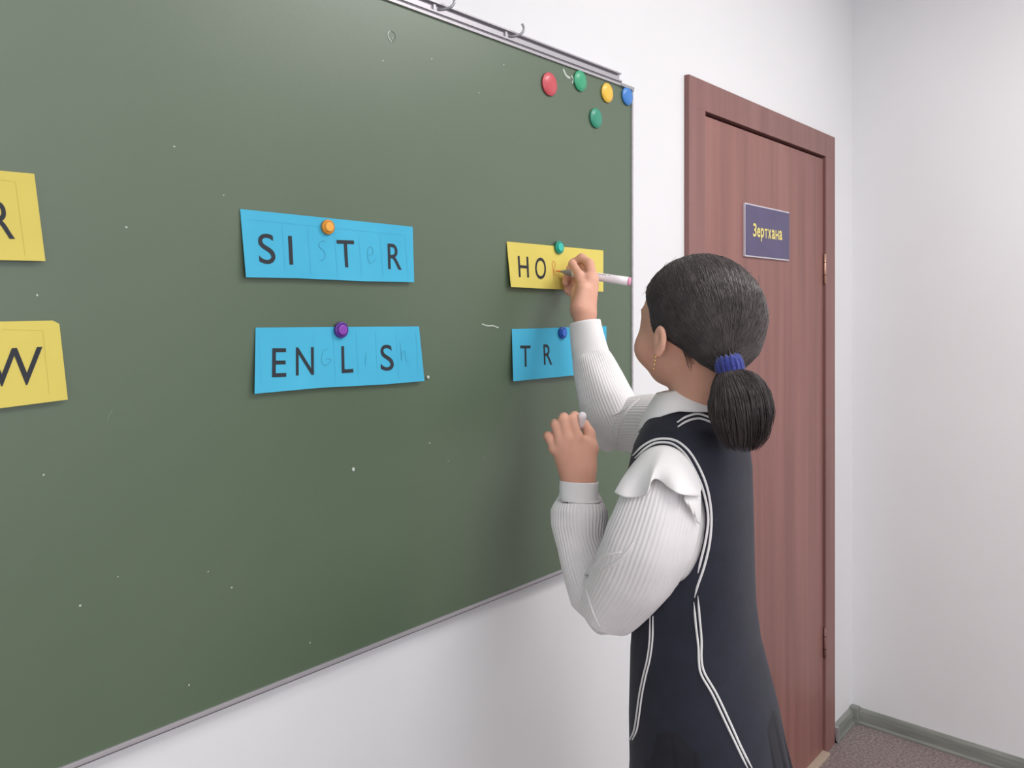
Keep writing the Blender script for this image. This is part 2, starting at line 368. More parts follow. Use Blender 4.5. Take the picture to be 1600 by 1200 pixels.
# chalk marks: thin flat strokes lying on the board
def stroke(name, pts, w, m, parent, y, n=24, th=0.0003):
    q = [hit(a, b, y(0)) for a, b in pts]; q = [Vector((p.x, y(p.z), p.z)) for p in q]
    q = catmull([tuple(p) for p in q], n); T_ = np.gradient(q, axis=0); T_ /= np.linalg.norm(T_, axis=1)[:, None]+1e-9
    N_ = np.cross(T_, [0, 1, 0]); w_ = w/2
    V = np.vstack([q - N_*w_, q + N_*w_]); F = [(i, i+1, n+i+1, n+i) for i in range(n-1)]
    return mesh(name, V, F, m, parent)
yb = lambda z: BY - 0.0006
stroke('chalk_mark', [(609, 48), (606, 53), (608, 60), (612, 66)], 0.0018, M['chalk'], board, yb)
stroke('chalk_mark', [(612, 48), (618, 54), (617, 62), (613, 66)], 0.0012, M['chalk_dim'], board, yb)
stroke('chalk_mark', [(753, 506), (762, 509), (770, 509), (779, 512)], 0.0022, M['chalk'], board, yb)
stroke('chalk_mark', [(176, 640), (171, 648), (168, 658)], 0.0012, M['chalk_dim'], board, yb)
stroke('chalk_mark', [(880, 108), (885, 118), (891, 122)], 0.005, M['chalk'], board, yb)
stroke('chalk_mark', [(893, 118), (896, 124), (894, 130)], 0.004, M['chalk'], board, yb)
for (a, b, s) in [(598, 95, 1.2), (748, 145, 1), (787, 101, 1), (671, 692, 1.1), (552, 733, 1.6), (295, 1070, 1.2), (197, 355, 1), (58, 461, 1), (349, 305, 1), (272, 229, .8),
                  (68, 742, .8), (362, 918, .8), (184, 901, .8), (125, 946, .7), (484, 1004, .7), (613, 60, .9), (700, 720, .7), (757, 715, .7), (325, 893, .6), (674, 92, .7)]:
    c = hit(a, b, BY); r = 0.0014*s*(0.7+0.6*random.random())
    n = 7; V = [(c.x + r*(0.6+0.8*random.random())*math.cos(t), BY-0.0006, c.z + r*(0.6+0.8*random.random())*math.sin(t)) for t in [2*math.pi*i/n for i in range(n)]]
    mesh('chalk_speck', V, [tuple(range(n-1, -1, -1))], M['chalk'], board)
c = hit(667.5, 589.5, BY)
bm = bmesh.new(); bmesh.ops.create_icosphere(bm, subdivisions=2, radius=0.0032, matrix=Matrix.Translation((c.x, BY-0.002, c.z)) @ Matrix.Diagonal((1, .7, 1, 1)))
tag(bmobj('putty_blob', bm, M['chalk'], None, True), 'tiny white blob of putty by the lower right corner of the ENGLISH card', 'putty')

# ------------------------------------------------------------------ word cards
def card(name, corners, m, label, lift=0.007, group='word cards on the board'):
    """corners clockwise from TL in photo pixels; a paper sheet whose lower edge stands off the board"""
    ws = [hit(a, b, BY-0.003) for a, b in corners]
    zt = max(w.z for w in ws); zb = min(w.z for w in ws); h = zt-zb
    y = lambda z: BY - 0.0014 - lift*min(1, max(0, (zt-z)/h))
    t = empty(name, (sum(w.x for w in ws)/len(ws), BY, zb), label, 'card', group)
    P3 = [hit(a, b, y(w.z)) for (a, b), w in zip(corners, ws)]
    n = len(P3); V = [tuple(p) for p in P3] + [(p.x, p.y+0.0006, p.z) for p in P3]
    F = [tuple(range(n-1, -1, -1)), tuple(range(n, 2*n))] + [(i, (i+1) % n, n+(i+1) % n, n+i) for i in range(n)]
    mesh('paper_sheet', V, F, m, t)
    return t, (lambda z: y(z) - 0.0005)
def q4(ox, oy, s, *pts): return [(ox+a/s, oy+b/s) for a, b in pts]
c1 = lambda *p: q4(360, 310, 3.75, *p)
t, y = card('word_card', c1((57, 62), (1068, 166), (1077, 491), (800, 486), (400, 468), (92, 462)), M['blue_paper'], 'blue card printed SI T R under the orange magnet')
for ch, q in (('S', [(160, 205), (254, 208), (268, 385), (170, 383)]), ('I', [(338, 219), (360, 220), (369, 388), (347, 388)]),
              ('T', [(622, 243), (724, 247), (733, 405), (631, 402)]), ('R', [(921, 264), (996, 268), (1004, 418), (925, 414)])):
    glyph(ch, c1(*q), y, M['ink'], t, bold=0.003)
yg = lambda z: y(z) + 0.0002
for x in (320, 470, 625, 768, 893, 1040):
    k = (x-57)/1011; stroke('guide_line', c1((x-6, 62+104*k+62), (x+4, 462+29*k-25)), 0.0004, M['ink_blue'], t, yg, 4)
stroke('guide_line', c1((125, 122), (1036, 215)), 0.0004, M['ink_blue'], t, yg, 4)
stroke('pencil_letter', c1((566, 250), (540, 252), (528, 280), (552, 305), (562, 335), (545, 362), (528, 360)), 0.0008, M['pencil_b'], t, y, 30)
stroke('pencil_letter', c1((815, 335), (845, 320), (835, 285), (815, 295), (812, 345), (825, 380), (862, 350)), 0.0008, M['pencil_b'], t, y, 30)
t, y = card('word_card', c1((148, 757), (1105, 750), (1137, 1070), (900, 1090), (520, 1110), (142, 1145)), M['blue_paper'], 'blue card printed EN L S under the purple magnet')
for ch, q in (('E', [(246, 878), (328, 878), (328, 1045), (244, 1048)]), ('N', [(384, 873), (488, 871), (490, 1033), (384, 1038)]),
              ('L', [(650, 866), (714, 864), (721, 1020), (653, 1024)]), ('S', [(879, 857), (946, 857), (962, 1008), (881, 1011)])):
    glyph(ch, c1(*q), y, M['ink'], t, bold=0.003)
for x in (180, 500, 615, 750, 863, 985, 1100):
    stroke('guide_line', c1((x, 790), (x+3, 1095-(x-142)*0.05)), 0.0004, M['ink_blue'], t, lambda z: y(z)+0.0002, 4)
stroke('pencil_letter', c1((585, 882), (560, 890), (543, 930), (548, 972), (575, 975), (598, 945), (570, 942)), 0.0008, M['pencil_b'], t, y, 30)
stroke('pencil_letter', c1((805, 905), (800, 940), (796, 978)), 0.0008, M['pencil_b'], t, y, 12)
stroke('pencil_letter', c1((1005, 845), (1008, 900), (1010, 950), (1016, 905), (1030, 895), (1034, 930), (1036, 955), (1050, 945)), 0.0008, M['pencil_b'], t, y, 30)
c2 = lambda *p: q4(770, 360, 4.615, *p)
t, y = card('word_card', c2((100, 80), (797, 145), (797, 442), (600, 432), (132, 408)), M['yellow_paper'], 'yellow card printed HO that the girl is writing on', 0.009)
for ch, q in (('H', [(180, 183), (256, 190), (262, 340), (189, 336)]), ('O', [(305, 195), (382, 197), (386, 352), (307, 350)])):
    glyph(ch, c2(*q), y, M['ink'], t, bold=0.003)
stroke('ink_letter', c2((446, 322), (447, 280), (444, 235), (455, 222), (464, 235), (462, 262), (450, 285), (458, 300), (462, 326)), 0.0012, M['orange_ink'], t, y, 36)
t, y = card('word_card', c2((138, 712), (820, 690), (818, 1030), (560, 1048), (148, 1088)), M['blue_paper'], 'blue card printed T R behind the girl\'s raised sleeve', 0.009)
for ch, q in (('T', [(198, 830), (272, 830), (275, 982), (200, 984)]), ('R', [(365, 822), (420, 820), (430, 968), (370, 970)])):
    glyph(ch, c2(*q), y, M['ink'], t, bold=0.003)
c3 = lambda *p: q4(0, 240, 2.857, *p)
t, y = card('word_card', c3((-420, 35), (0, 76), (153, 90), (203, 480), (0, 475), (-420, 468)), M['yellow_paper'], 'yellow card with the letter R cut off by the left frame edge')
glyph('R', c3((-55, 210), (46, 212), (68, 381), (-40, 378)), y, M['ink'], t, bold=0.003)
stroke('guide_line', c3((78, 125), (114, 455)), 0.0005, M['ink_yel'], t, lambda z: y(z)+0.0002, 4); stroke('guide_line', c3((0, 112), (78, 125)), 0.0005, M['ink_yel'], t, lambda z: y(z)+0.0002, 4)
t, y = card('word_card', c3((-420, 762), (0, 750), (235, 745), (265, 760), (303, 1098), (0, 1137), (-420, 1185)), M['yellow_paper'], 'yellow card with the letter W and a clipped top corner, lower left')
glyph('W', c3((-62, 874), (190, 862), (188, 1030), (-60, 1042)), y, M['ink'], t, bold=0.003)
stroke('guide_line', c3((200, 790), (222, 1075)), 0.0005, M['ink_yel'], t, lambda z: y(z)+0.0002, 4); stroke('guide_line', c3((20, 785), (200, 790)), 0.0005, M['ink_yel'], t, lambda z: y(z)+0.0002, 4)

# ------------------------------------------------------------------ magnets
def lathe(prof, c, n=28):        # prof: (radius, height off the board)
    V = []; F = []
    for r, h in prof:
        for i in range(n):
            a = 2*math.pi*i/n; V.append((c.x + r*math.cos(a), c.y - h, c.z + r*math.sin(a)))
    for i in range(len(prof)-1):
        for j in range(n): k = (j+1) % n; F.append((i*n+j, i*n+k, (i+1)*n+k, (i+1)*n+j))
    F.append(tuple(range((len(prof)-1)*n+n-1, (len(prof)-1)*n-1, -1))[::-1])
    return V, F
def button(px, py, r, m, label, dy=0.0):
    c = hit(px, py, BY-0.003); c.y = BY + dy
    t = empty('round_magnet', c, label, 'magnet', 'round magnets at the board corner')
    prof = [(r*.94, 0), (r*.98, .0015), (r, .003), (r*.97, .0042), (r*.90, .0048)]
    mesh('magnet_rim', *lathe(prof, c), m, t, True)
    mesh('magnet_cap', *lathe([(r*.90, .0048), (r*.86, .0056), (r*.7, .0070), (r*.45, .0079), (r*.2, .0083), (0.0005, .0084)], c), m, t, True)
button(859, 131.5, 0.0240, M['pl_red'], 'red round magnet, leftmost in the row at the board corner')
button(907, 126.5, 0.0222, M['pl_green'], 'bright green round magnet touching the top rail')
button(949, 145, 0.0218, M['pl_yellow'], 'yellow round magnet between the bright green one and the blue one')
button(980.5, 150, 0.0215, M['pl_blue'], 'blue round magnet on the very corner of the board')
button(931.5, 184.5, 0.0220, M['pl_green2'], 'dark green round magnet alone below the row of magnets')
def pin(px, py, r, m, m2, label, dy):
    c = hit(px, py, BY-0.01); c.y = BY - dy
    t = empty('stepped_magnet', c, label, 'magnet', 'stepped magnets holding the cards')
    mesh('magnet_base', *lathe([(r*.95, 0), (r, .001), (r, .004), (r*.96, .005), (r*.8, .0055), (r*.7, .005), (r*.62, .005)], c), m, t, True)
    mesh('magnet_knob', *lathe([(r*.64, .0045), (r*.64, .0070), (r*.60, .0079), (r*.48, .0081), (r*.2, .0079), (0.0003, .0079)], c), m2, t, True)
pin(515, 354.5, 0.0115, M['pl_orange'], M['pl_orange2'], 'orange stepped magnet on the SI T R card', 0.003)
pin(536, 515.5, 0.0125, M['pl_purple'], M['pl_purple2'], 'purple stepped magnet on the EN L S card', 0.003)
pin(876.5, 386.5, 0.0135, M['pl_teal'], M['pl_teal2'], 'teal stepped magnet on the yellow HO card', 0.003)
pin(882, 520, 0.0125, M['pl_navy'], M['pl_navy2'], 'cobalt blue stepped magnet on the T R card beside the cuff', 0.003)

# ------------------------------------------------------------------ SDF modelling (figure frame: lateral, depth, height)
class Field:
    def __init__(s, xs, ys, zs):
        s.x, s.y, s.z = [np.asarray(a, np.float32) for a in (xs, ys, zs)]
        s.F = np.full((len(s.x), len(s.y), len(s.z)), 0.2, np.float32)
    def sub(s, lo, hi):
        sl = []
        for a, l, h in zip((s.x, s.y, s.z), lo, hi):
            i = max(0, int(np.searchsorted(a, l))-1); j = min(len(a), int(np.searchsorted(a, h))+1); sl.append(slice(i, max(i, j)))
        X = s.x[sl[0]][:, None, None]; Y = s.y[sl[1]][None, :, None]; Z = s.z[sl[2]][None, None, :]
        return tuple(sl), X, Y, Z
    def add(s, fn, lo, hi, k=0.005, op='u'):
        sl, X, Y, Z = s.sub(lo, hi)
        if s.F[sl].size == 0: return
        d = fn(X, Y, Z).astype(np.float32); A = s.F[sl]
        if op == 'u':
            h = np.clip(0.5+0.5*(A-d)/k, 0, 1); s.F[sl] = A*(1-h)+d*h - k*h*(1-h)
        else:                                        # subtract
            d = -d; h = np.clip(0.5-0.5*(A-d)/k, 0, 1); s.F[sl] = A*(1-h)+d*h + k*h*(1-h)
    def capsule(s, a, b, ra, rb, k=0.005, op='u'):
        a = np.asarray(a, float); b = np.asarray(b, float); m = max(ra, rb)+k*2+0.006
        ab = b-a; L2 = float(ab@ab)+1e-12
        def fn(X, Y, Z):
            t = np.clip(((X-a[0])*ab[0]+(Y-a[1])*ab[1]+(Z-a[2])*ab[2])/L2, 0, 1)
            return np.sqrt((X-a[0]-ab[0]*t)**2+(Y-a[1]-ab[1]*t)**2+(Z-a[2]-ab[2]*t)**2) - (ra+(rb-ra)*t)
        s.add(fn, np.minimum(a, b)-m, np.maximum(a, b)+m, k, op)
    def chain(s, pts, rs, k=0.004):
        for i in range(len(pts)-1): s.capsule(pts[i], pts[i+1], rs[i], rs[i+1], k)
    def ellipsoid(s, c, axes, r, k=0.005, op='u'):
        c = np.asarray(c, float); A = np.asarray(axes, float); r = np.asarray(r, float); m = max(r)+k*2+0.006
        def fn(X, Y, Z):
            q = [((X-c[0])*a[0]+(Y-c[1])*a[1]+(Z-c[2])*a[2]) for a in A]
            k0 = np.sqrt(sum((q[i]/r[i])**2 for i in range(3))); k1 = np.sqrt(sum((q[i]/r[i]**2)**2 for i in range(3)))+1e-6
            return k0*(k0-1)/k1
        s.add(fn, c-m, c+m, k, op)
    def loft(s, zs, cx, cy, ws, ts, ang, z0, z1, k=0.01, off=0.0):
        c_, s_ = math.cos(ang), math.sin(ang)        # facing = (-s_, c_); left = (-c_, -s_)
        m = max(max(ws), max(ts))+off+0.02
        def fn(X, Y, Z):
            CX = np.interp(Z, zs, cx); CY = np.interp(Z, zs, cy); w = np.interp(Z, zs, ws)+off; t = np.interp(Z, zs, ts)+off
            S_ = (X-CX)*(-c_)+(Y-CY)*(-s_); F_ = (X-CX)*(-s_)+(Y-CY)*c_
            p = 2.3; e = (np.abs(S_/w)**p+np.abs(F_/t)**p)**(1/p)
            rr = np.sqrt(S_**2+F_**2)+1e-6; d = (e-1)*rr/np.maximum(e, 0.3)
            return np.maximum(np.maximum(d, Z-(z1+off)), (z0)-Z)
        s.add(fn, (min(cx)-m, min(cy)-m, z0-0.02), (max(cx)+m, max(cy)+m, z1+off+0.02), k)
    def extract(s):
        F = s.F; ins = F < 0
        a = np.zeros(tuple(n-1 for n in F.shape), np.uint8)
        for i in (0, 1):
            for j in (0, 1):
                for k in (0, 1): a += ins[i:F.shape[0]-1+i, j:F.shape[1]-1+j, k:F.shape[2]-1+k]
        act = (a > 0) & (a < 8); idx = np.argwhere(act); n = len(idx)
        acc = np.zeros((n, 3)); cnt = np.zeros(n); ax = (s.x, s.y, s.z)
        I, J, K = idx.T
        corners = [(i, j, k) for i in (0, 1) for j in (0, 1) for k in (0, 1)]
        for c in corners:
            for d in range(3):
                if c[d]: continue
                e = list(c); e[d] = 1
                f0 = F[I+c[0], J+c[1], K+c[2]]; f1 = F[I+e[0], J+e[1], K+e[2]]
                m = (f0 < 0) != (f1 < 0); t = np.where(m, f0/np.where(m, f0-f1, 1), 0)
                for q in range(3):
                    p0 = ax[q][idx[:, q]+c[q]]; p1 = ax[q][idx[:, q]+e[q]]
                    acc[:, q] += np.where(m, p0+(p1-p0)*t, 0)
                cnt += m
        V = acc/cnt[:, None]
        lin = np.full(act.shape, -1, np.int32); lin[act] = np.arange(n, dtype=np.int32)
        Q = []
        def faces(d):
            A = ins; sl0 = [slice(1, -1)]*3; sl0[d] = slice(0, -1); sl1 = [slice(1, -1)]*3; sl1[d] = slice(1, None)
            c = np.argwhere(A[tuple(sl0)] != A[tuple(sl1)]); o = np.array([1, 1, 1]); o[d] = 0; c = c+o
            u, v = [q for q in range(3) if q != d]
            def at(du, dv):
                p = c.copy(); p[:, u] -= du; p[:, v] -= dv; return lin[p[:, 0], p[:, 1], p[:, 2]]
            q = np.stack([at(1, 1), at(0, 1), at(0, 0), at(1, 0)], 1)
            flip = ~A[c[:, 0], c[:, 1], c[:, 2]]
            if d == 1: flip = ~flip
            q[flip] = q[flip][:, ::-1]; return q
        for d in range(3): Q.append(faces(d))
        Q = np.vstack(Q); Q = Q[(Q >= 0).all(1)]
        return V, Q
def relax(V, Q, it=2, lam=0.5):
    E = np.vstack([Q[:, [0, 1]], Q[:, [1, 2]], Q[:, [2, 3]], Q[:, [3, 0]]])
    for _ in range(it):
        A = np.zeros_like(V); c = np.zeros(len(V))
        for a, b in ((0, 1), (1, 0)):
            for q in range(3): A[:, q] += np.bincount(E[:, a], V[E[:, b], q], len(V))
            c += np.bincount(E[:, a], minlength=len(V))
        V = V*(1-lam)+lam*A/np.maximum(c, 1)[:, None]
    return V

# ---- figure plan
AT = math.radians(60)                                  # torso turned 60 degrees left of the view direction
def tdir(s_, f_): return np.array([-math.cos(AT)*s_-math.sin(AT)*f_, -math.sin(AT)*s_+math.cos(AT)*f_, 0])
TZ  = [0.80, 0.852, 0.95, 1.047, 1.10, 1.145, 1.243, 1.308, 1.352, 1.380, 1.402, 1.425]
TCX = [.304, .304, .293, .2815, .280, .278, .272, .273, .276, .280, .283, .285]
TCY = [1.24]*8 + [1.242, 1.245, 1.25, 1.25]
TW  = [.150, .148, .138, .123, .115, .115, .124, .130, .124, .100, .070, .052]
TT  = [.110, .106, .097, .084, .079, .079, .082, .078, .070, .062, .056, .050]
AH = math.radians(34)
HCn = np.array([0.277, 1.22, 1.540])                   # middle of the head
HL = np.array([-math.cos(AH), -math.sin(AH), 0]); HF = np.array([-math.sin(AH), math.cos(AH), 0]); HU = np.array([0, 0, 1.0])
pt = math.radians(4); HF, HU = HF*math.cos(pt)-HU*math.sin(pt), HU*math.cos(pt)+HF*math.sin(pt)
def H(s_, f_, u_): return HCn + HL*s_ + HF*f_ + HU*u_
HAX = (HL, HF, HU)

xs = np.concatenate([np.arange(0.03, 0.19, 0.0018), np.arange(0.19, 0.47, 0.0026)])
ys = np.concatenate([np.arange(1.00, 1.28, 0.0026), np.arange(1.28, 1.37, 0.0018), np.arange(1.37, 1.52, 0.0032), np.arange(1.52, 1.74, 0.0018)])
zs = np.concatenate([np.arange(-0.01, 0.9, 0.008), np.arange(0.9, 1.20, 0.004), np.arange(1.20, 1.675, 0.0019)])
B = Field(xs, ys, zs)
# torso, pelvis, legs, feet
B.loft(TZ, TCX, TCY, TW, TT, AT, 0.80, 1.425, off=-0.012)
hipc = np.array([.300, 1.24, .82])
for s in (-1, 1):
    h = hipc+tdir(.065*s, 0); kn = hipc+tdir(.070*s, .015)+np.array([0, 0, -.38]); an = hipc+tdir(.070*s, -.01)+np.array([0, 0, -.745])
    B.capsule(h, kn, .078, .050, .02); B.capsule(kn, kn*0.6+an*0.4+tdir(0, -.012), .048, .047, .01); B.capsule(kn*0.6+an*0.4+tdir(0, -.012), an, .046, .031, .01)
    B.capsule(an+tdir(0, -.02)+np.array([0, 0, -.035]), an+tdir(0, .11)+np.array([0, 0, -.055]), .028, .019, .015)
# neck
B.capsule(np.array([.283, 1.245, 1.36]), H(0, -.020, -.050), .050, .0465, .012)
# head: cranium, face, jaw
B.ellipsoid(H(0, -.008, .004), HAX, (.0760, .091, .084), .01)
B.ellipsoid(H(0, .030, -.028), HAX, (.066, .064, .070), .015)
B.ellipsoid(H(0, .036, -.062), HAX, (.054, .052, .040), .018)
B.ellipsoid(H(0, .066, -.083), HAX, (.022, .020, .016), .018)       # chin
for s in (-1, 1):
    B.ellipsoid(H(.043*s, .053, -.044), HAX, (.028, .027, .028), .012)   # cheek
    B.ellipsoid(H(.029*s, .098, -.004), HAX, (.017, .012, .011), .012, 's')  # eye socket
    B.ellipsoid(H(.022*s, .071, .014), HAX, (.018, .009, .007), .012)    # brow
    B.ellipsoid(H(.027*s, .068, -.005), HAX, (.013, .012, .009), .008)   # lid
B.capsule(H(0, .087, .004), H(0, .097, -.026), .006, .0085, .008)         # nose
for s in (-1, 1): B.ellipsoid(H(.009*s, .092, -.031), HAX, (.007, .008, .006), .004)
B.ellipsoid(H(0, .088, -.051), HAX, (.020, .007, .004), .004); B.ellipsoid(H(0, .086, -.059), HAX, (.018, .007, .005), .004)
# ears
for s in (-1, 1):
    ex = HL*s*0.97 + HF*(.10); ex /= np.linalg.norm(ex)           # ear plane leans back
    ey = np.cross(HU, ex); ey /= np.linalg.norm(ey)
    eu = HU*0.97+HF*(-.2)*1.0; eu = eu/np.linalg.norm(eu)
    ef = np.cross(eu, ex); ef /= np.linalg.norm(ef)
    c = H(.080*s, -.002, -.033)
    B.ellipsoid(c, (ex, ef, eu), (.0060, .0135, .0225), .004)
    B.ellipsoid(c+ex*.0068+HF*.002+eu*.004, (ex, ef, eu), (.0050, .0072, .013), .003, 's')
    B.capsule(c+eu*.003+ex*.001+HF*.004, c-eu*.009+ex*.001+HF*.001, .0026, .0026, .004)
    B.ellipsoid(c-eu*.019+HF*.003, (ex, ef, eu), (.005, .007, .007), .005)  # lobe
# arms under the sleeves
LSH = P(1040, 738, 1.15); LEL = P(950, 945, 1.225); LWR = P(905, 765, 1.30)
RSH = P(1112, 700, 1.35); REL = P(975, 684, 1.525); RWR = P(915, 512, 1.575)
B.chain([LSH+np.array([0, .006, -.012]), P(1020, 840, 1.13), P(965, 930, 1.195), P(938, 925, 1.235), P(918, 880, 1.268), P(906, 820, 1.294), LWR], [.034, .035, .032, .030, .027, .024, .0235], .012)
B.chain([RSH, P(1035, 665, 1.45), P(980, 672, 1.518), P(957, 652, 1.532), P(940, 615, 1.548), P(926, 562, 1.562), RWR], [.034, .034, .030, .029, .027, .024, .0205], .012)

# ---- left hand: back of the hand to the camera, fingers curled away, cap between index and thumb
B.chain([LWR, P(904, 745, 1.305)], [.0235, .0225], .006)
for (a, b, ra, rb) in (((893, 745, 1.305), (872, 703, 1.312), .017, .0105), ((900, 745, 1.303), (882, 694, 1.308), .018, .0115),
                       ((907, 745, 1.303), (897, 690, 1.308), .018, .0118), ((913, 745, 1.306), (911, 692, 1.314), .017, .0110)):
    B.capsule(P(*a), P(*b), ra, rb, .010)
B.capsule(P(902, 735, 1.312), P(890, 705, 1.320), .024, .020, .012)
F_ = [  # pinky, ring, middle, index : knuckle, middle joint, end joint, tip
 [(866, 701, 1.313), (857, 681, 1.318), (855, 681, 1.338), (857, 688, 1.350)],
 [(876, 690, 1.310), (868, 664, 1.314), (867, 662, 1.338), (869, 672, 1.352)],
 [(887, 685, 1.308), (880, 655, 1.312), (881, 652, 1.338), (884, 664, 1.352)],
 [(902, 684, 1.309), (894, 655, 1.314), (898, 650, 1.334), (907, 656, 1.343)]]
for pts, r in zip(F_, (.0068, .0074, .0079, .0078)):
    q = [P(*a) for a in pts]; B.chain(q, [r*1.12, r, r*.95, r*.82], .0035)
    B.ellipsoid(q[0], np.eye(3), (r*1.2,)*3, .006)
B.chain([P(918, 728, 1.308), P(924, 700, 1.318), P(921, 678, 1.328), P(915, 663, 1.336)], [.0145, .0105, .0085, .0072], .008)
# ---- right hand: writing grip
B.chain([RWR, P(914, 492, 1.58)], [.0205, .0190], .006)
B.capsule(P(910, 492, 1.58), P(921, 440, 1.600), .0165, .0155, .012)
B.capsule(P(919, 490, 1.58), P(924, 434, 1.612), .0148, .0140, .012)
B.capsule(P(904, 485, 1.585), P(903, 455, 1.610), .0160, .0145, .012)
B.capsule(P(905, 480, 1.575), P(911, 452, 1.582), .0150, .0125, .010)      # thumb base
B.chain([P(912, 452, 1.585), P(905, 430, 1.605), P(895, 413, 1.629)], [.0118, .0092, .0078], .005)   # thumb over the marker
B.ellipsoid(P(894, 412, 1.630), np.eye(3), (.0083, .0075, .0090), .004)
B.chain([P(925, 434, 1.618), P(921, 412, 1.640), P(909, 403, 1.656), P(896, 410, 1.664), P(889, 420, 1.668)], [.0120, .0092, .0086, .0076, .0066], .005)  # index
B.chain([P(920, 438, 1.632), P(913, 417, 1.660), P(895, 425, 1.678), P(885, 433, 1.676), P(883.5, 442, 1.668)], [.0118, .0090, .0080, .0078, .0074], .0035)  # middle
B.chain([P(914, 448, 1.635), P(905, 430, 1.670), P(890, 438, 1.686), P(885, 447, 1.682), P(886, 455, 1.672)], [.0115, .0088, .0078, .0070, .0062], .0030)  # ring
B.chain([P(908, 458, 1.632), P(899, 442, 1.668), P(890, 450, 1.680), P(890, 459, 1.674)], [.0110, .0080, .0070, .0060], .0030)  # little
bV, bQ = B.extract(); bV = relax(bV, bQ, 2, 0.4)
girl = empty('person', tuple(fig2w([.29, 1.24, 0])[0]), 'girl in white ribbed blouse and navy pinafore dress writing on the board', 'person')
body = fast_mesh('body', fig2w(bV), bQ, M['skin'], girl)
body_bvh = BVHTree.FromPolygons([tuple(v) for v in bV], [tuple(q) for q in bQ])
# face details
def fe(name, c, axes, r, m, parent=girl, sub=3):
    bm = bmesh.new(); bmesh.ops.create_icosphere(bm, subdivisions=sub, radius=1)
    A = np.asarray(axes)
    V = np.array([v.co[:] for v in bm.verts])
    W_ = fig2w(np.asarray(c)+ (V*np.asarray(r)) @ A)
    for v, w in zip(bm.verts, W_): v.co = w
    return bmobj(name, bm, m, parent, True)
for s in (-1, 1):
    e = fe('eye', H(.028*s, .0735, -.005), HAX, (.0110, .0115, .0075), M['eye']); fe('iris', H(.028*s, .0828, -.005), HAX, (.0048, .003, .0048), M['iris'], e, 2)
    mesh('eyebrow', *(lambda v: (fig2w(v[0]), v[1]))(tube([np.array(body_bvh.find_nearest(Vector(q))[0]) for q in catmull([H(.012*s, .0875, .014), H(.027*s, .085, .019), H(.042*s, .073, .015)], 10)], [.001, .0017, .002, .002, .002, .002, .0018, .0016, .0012, .0006], 6)), M['hair'], girl, True)
fe('lips', H(0, .0915, -.0545), HAX, (.0185, .0055, .0068), M['lip'])
# small earring
er = np.array([H(.085, .003, -.055)])[0]
g = []
for k in range(4):
    V_, F2 = tube([er+np.array([-.001*k, -.0005, -.0058*k]), er+np.array([-.001*k-.0003, -.0005, -.0058*k-.0028])], .0015, 8); g.append((fig2w(V_), F2))
mesh('earring', *merge(g), M['gold'], girl, True)

# ------------------------------------------------------------------ hair
G = Field(np.arange(.11, .42, .0024), np.arange(1.06, 1.36, .0024), np.arange(1.38, 1.66, .0024))
G.ellipsoid(H(0, -.009, .006), HAX, (.0815, .0950, .0875), .01)
G.ellipsoid(H(.0, -.044, -.006), HAX, (.068, .064, .070), .015)
TIE = P(1139, 574, 1.122)
G.ellipsoid(H(.004, -.055, -.044), HAX, (.052, .042, .038), .015)
G.capsule(H(.010, -.062, -.055), TIE, .030, .0125, .012)
# sides going down behind and in front of the ears
def cut(fn): G.add(lambda X, Y, Z: fn(*[((X-HCn[0])*a[0]+(Y-HCn[1])*a[1]+(Z-HCn[2])*a[2]) for a in HAX]), (0, 0, 0), (9, 9, 9), .004, 's')
# face opening: everything in front of the hairline; nape opening: below the line from ear to tie
def face(s_, f_, u_):
    line = .020 + 0.9*np.maximum(0, u_-.012)      # hairline position along forward axis
    line = np.where(u_ > .045, line + (u_-.045)*3.0, line)
    return line - f_
cut(face)
def nape(s_, f_, u_):
    lim = np.interp(f_, [-.085, -.061, -.044, -.030, -.016, -.010], [-.104, -.090, -.068, -.050, -.031, -.0235])
    lim = lim + np.clip((.012-s_)*1.1, 0, .04)*np.clip((-.045-f_)/.03, 0, 1)
    return u_ - lim
cut(nape)
hV, hQ = G.extract(); hV = relax(hV, hQ, 3, 0.5)
hair = fast_mesh('hair', fig2w(hV), hQ, M['hair'], girl)
hb = BVHTree.FromPolygons([tuple(v) for v in hV], [tuple(q) for q in hQ])
# strands combed back towards the tie
def strands(n, m_pts, r):
    parts = []; cnt = 0
    while cnt < n:
        v = hV[rng.integers(len(hV))]; rel = v-HCn; f_ = rel@HF; u_ = rel@HU
        if f_ < -.06 and rng.random() < .5: continue
        out = []
        end = TIE + rng.normal(0, .006, 3)
        jit = rng.normal(0, .003, 3)
        for t in np.linspace(0, 1, m_pts):
            p = v*(1-t)+end*t + jit*math.sin(math.pi*t)
            d = p-(HCn+HF*-.03+HU*-.005); L = np.linalg.norm(d); d /= L
            o = Vector(p+d*0.12); hit_ = hb.ray_cast(o, Vector(-d), 0.24)
            if hit_[0] is None: q = p
            else:
                q = np.array(hit_[0])+d*(.0004+.0012*((cnt*7919) % 10)/10*math.sin(math.pi*min(1, t*1.2)))
            out.append(q if t < .86 else q*(1-(t-.86)/.14)+end*((t-.86)/.14))
        out = np.array(out); cnt += 1
        w = r*(.6+.8*rng.random())
        parts.append(tube(out, [w*.4]+[w]*(m_pts-2)+[w*.6], 3, False))
    return parts
parts = strands(3600, 11, .00040)
V_, F2 = merge(parts); tag(fast_mesh('hair_strands', fig2w(V_), F2, M['strand'], hair), kind='stuff')
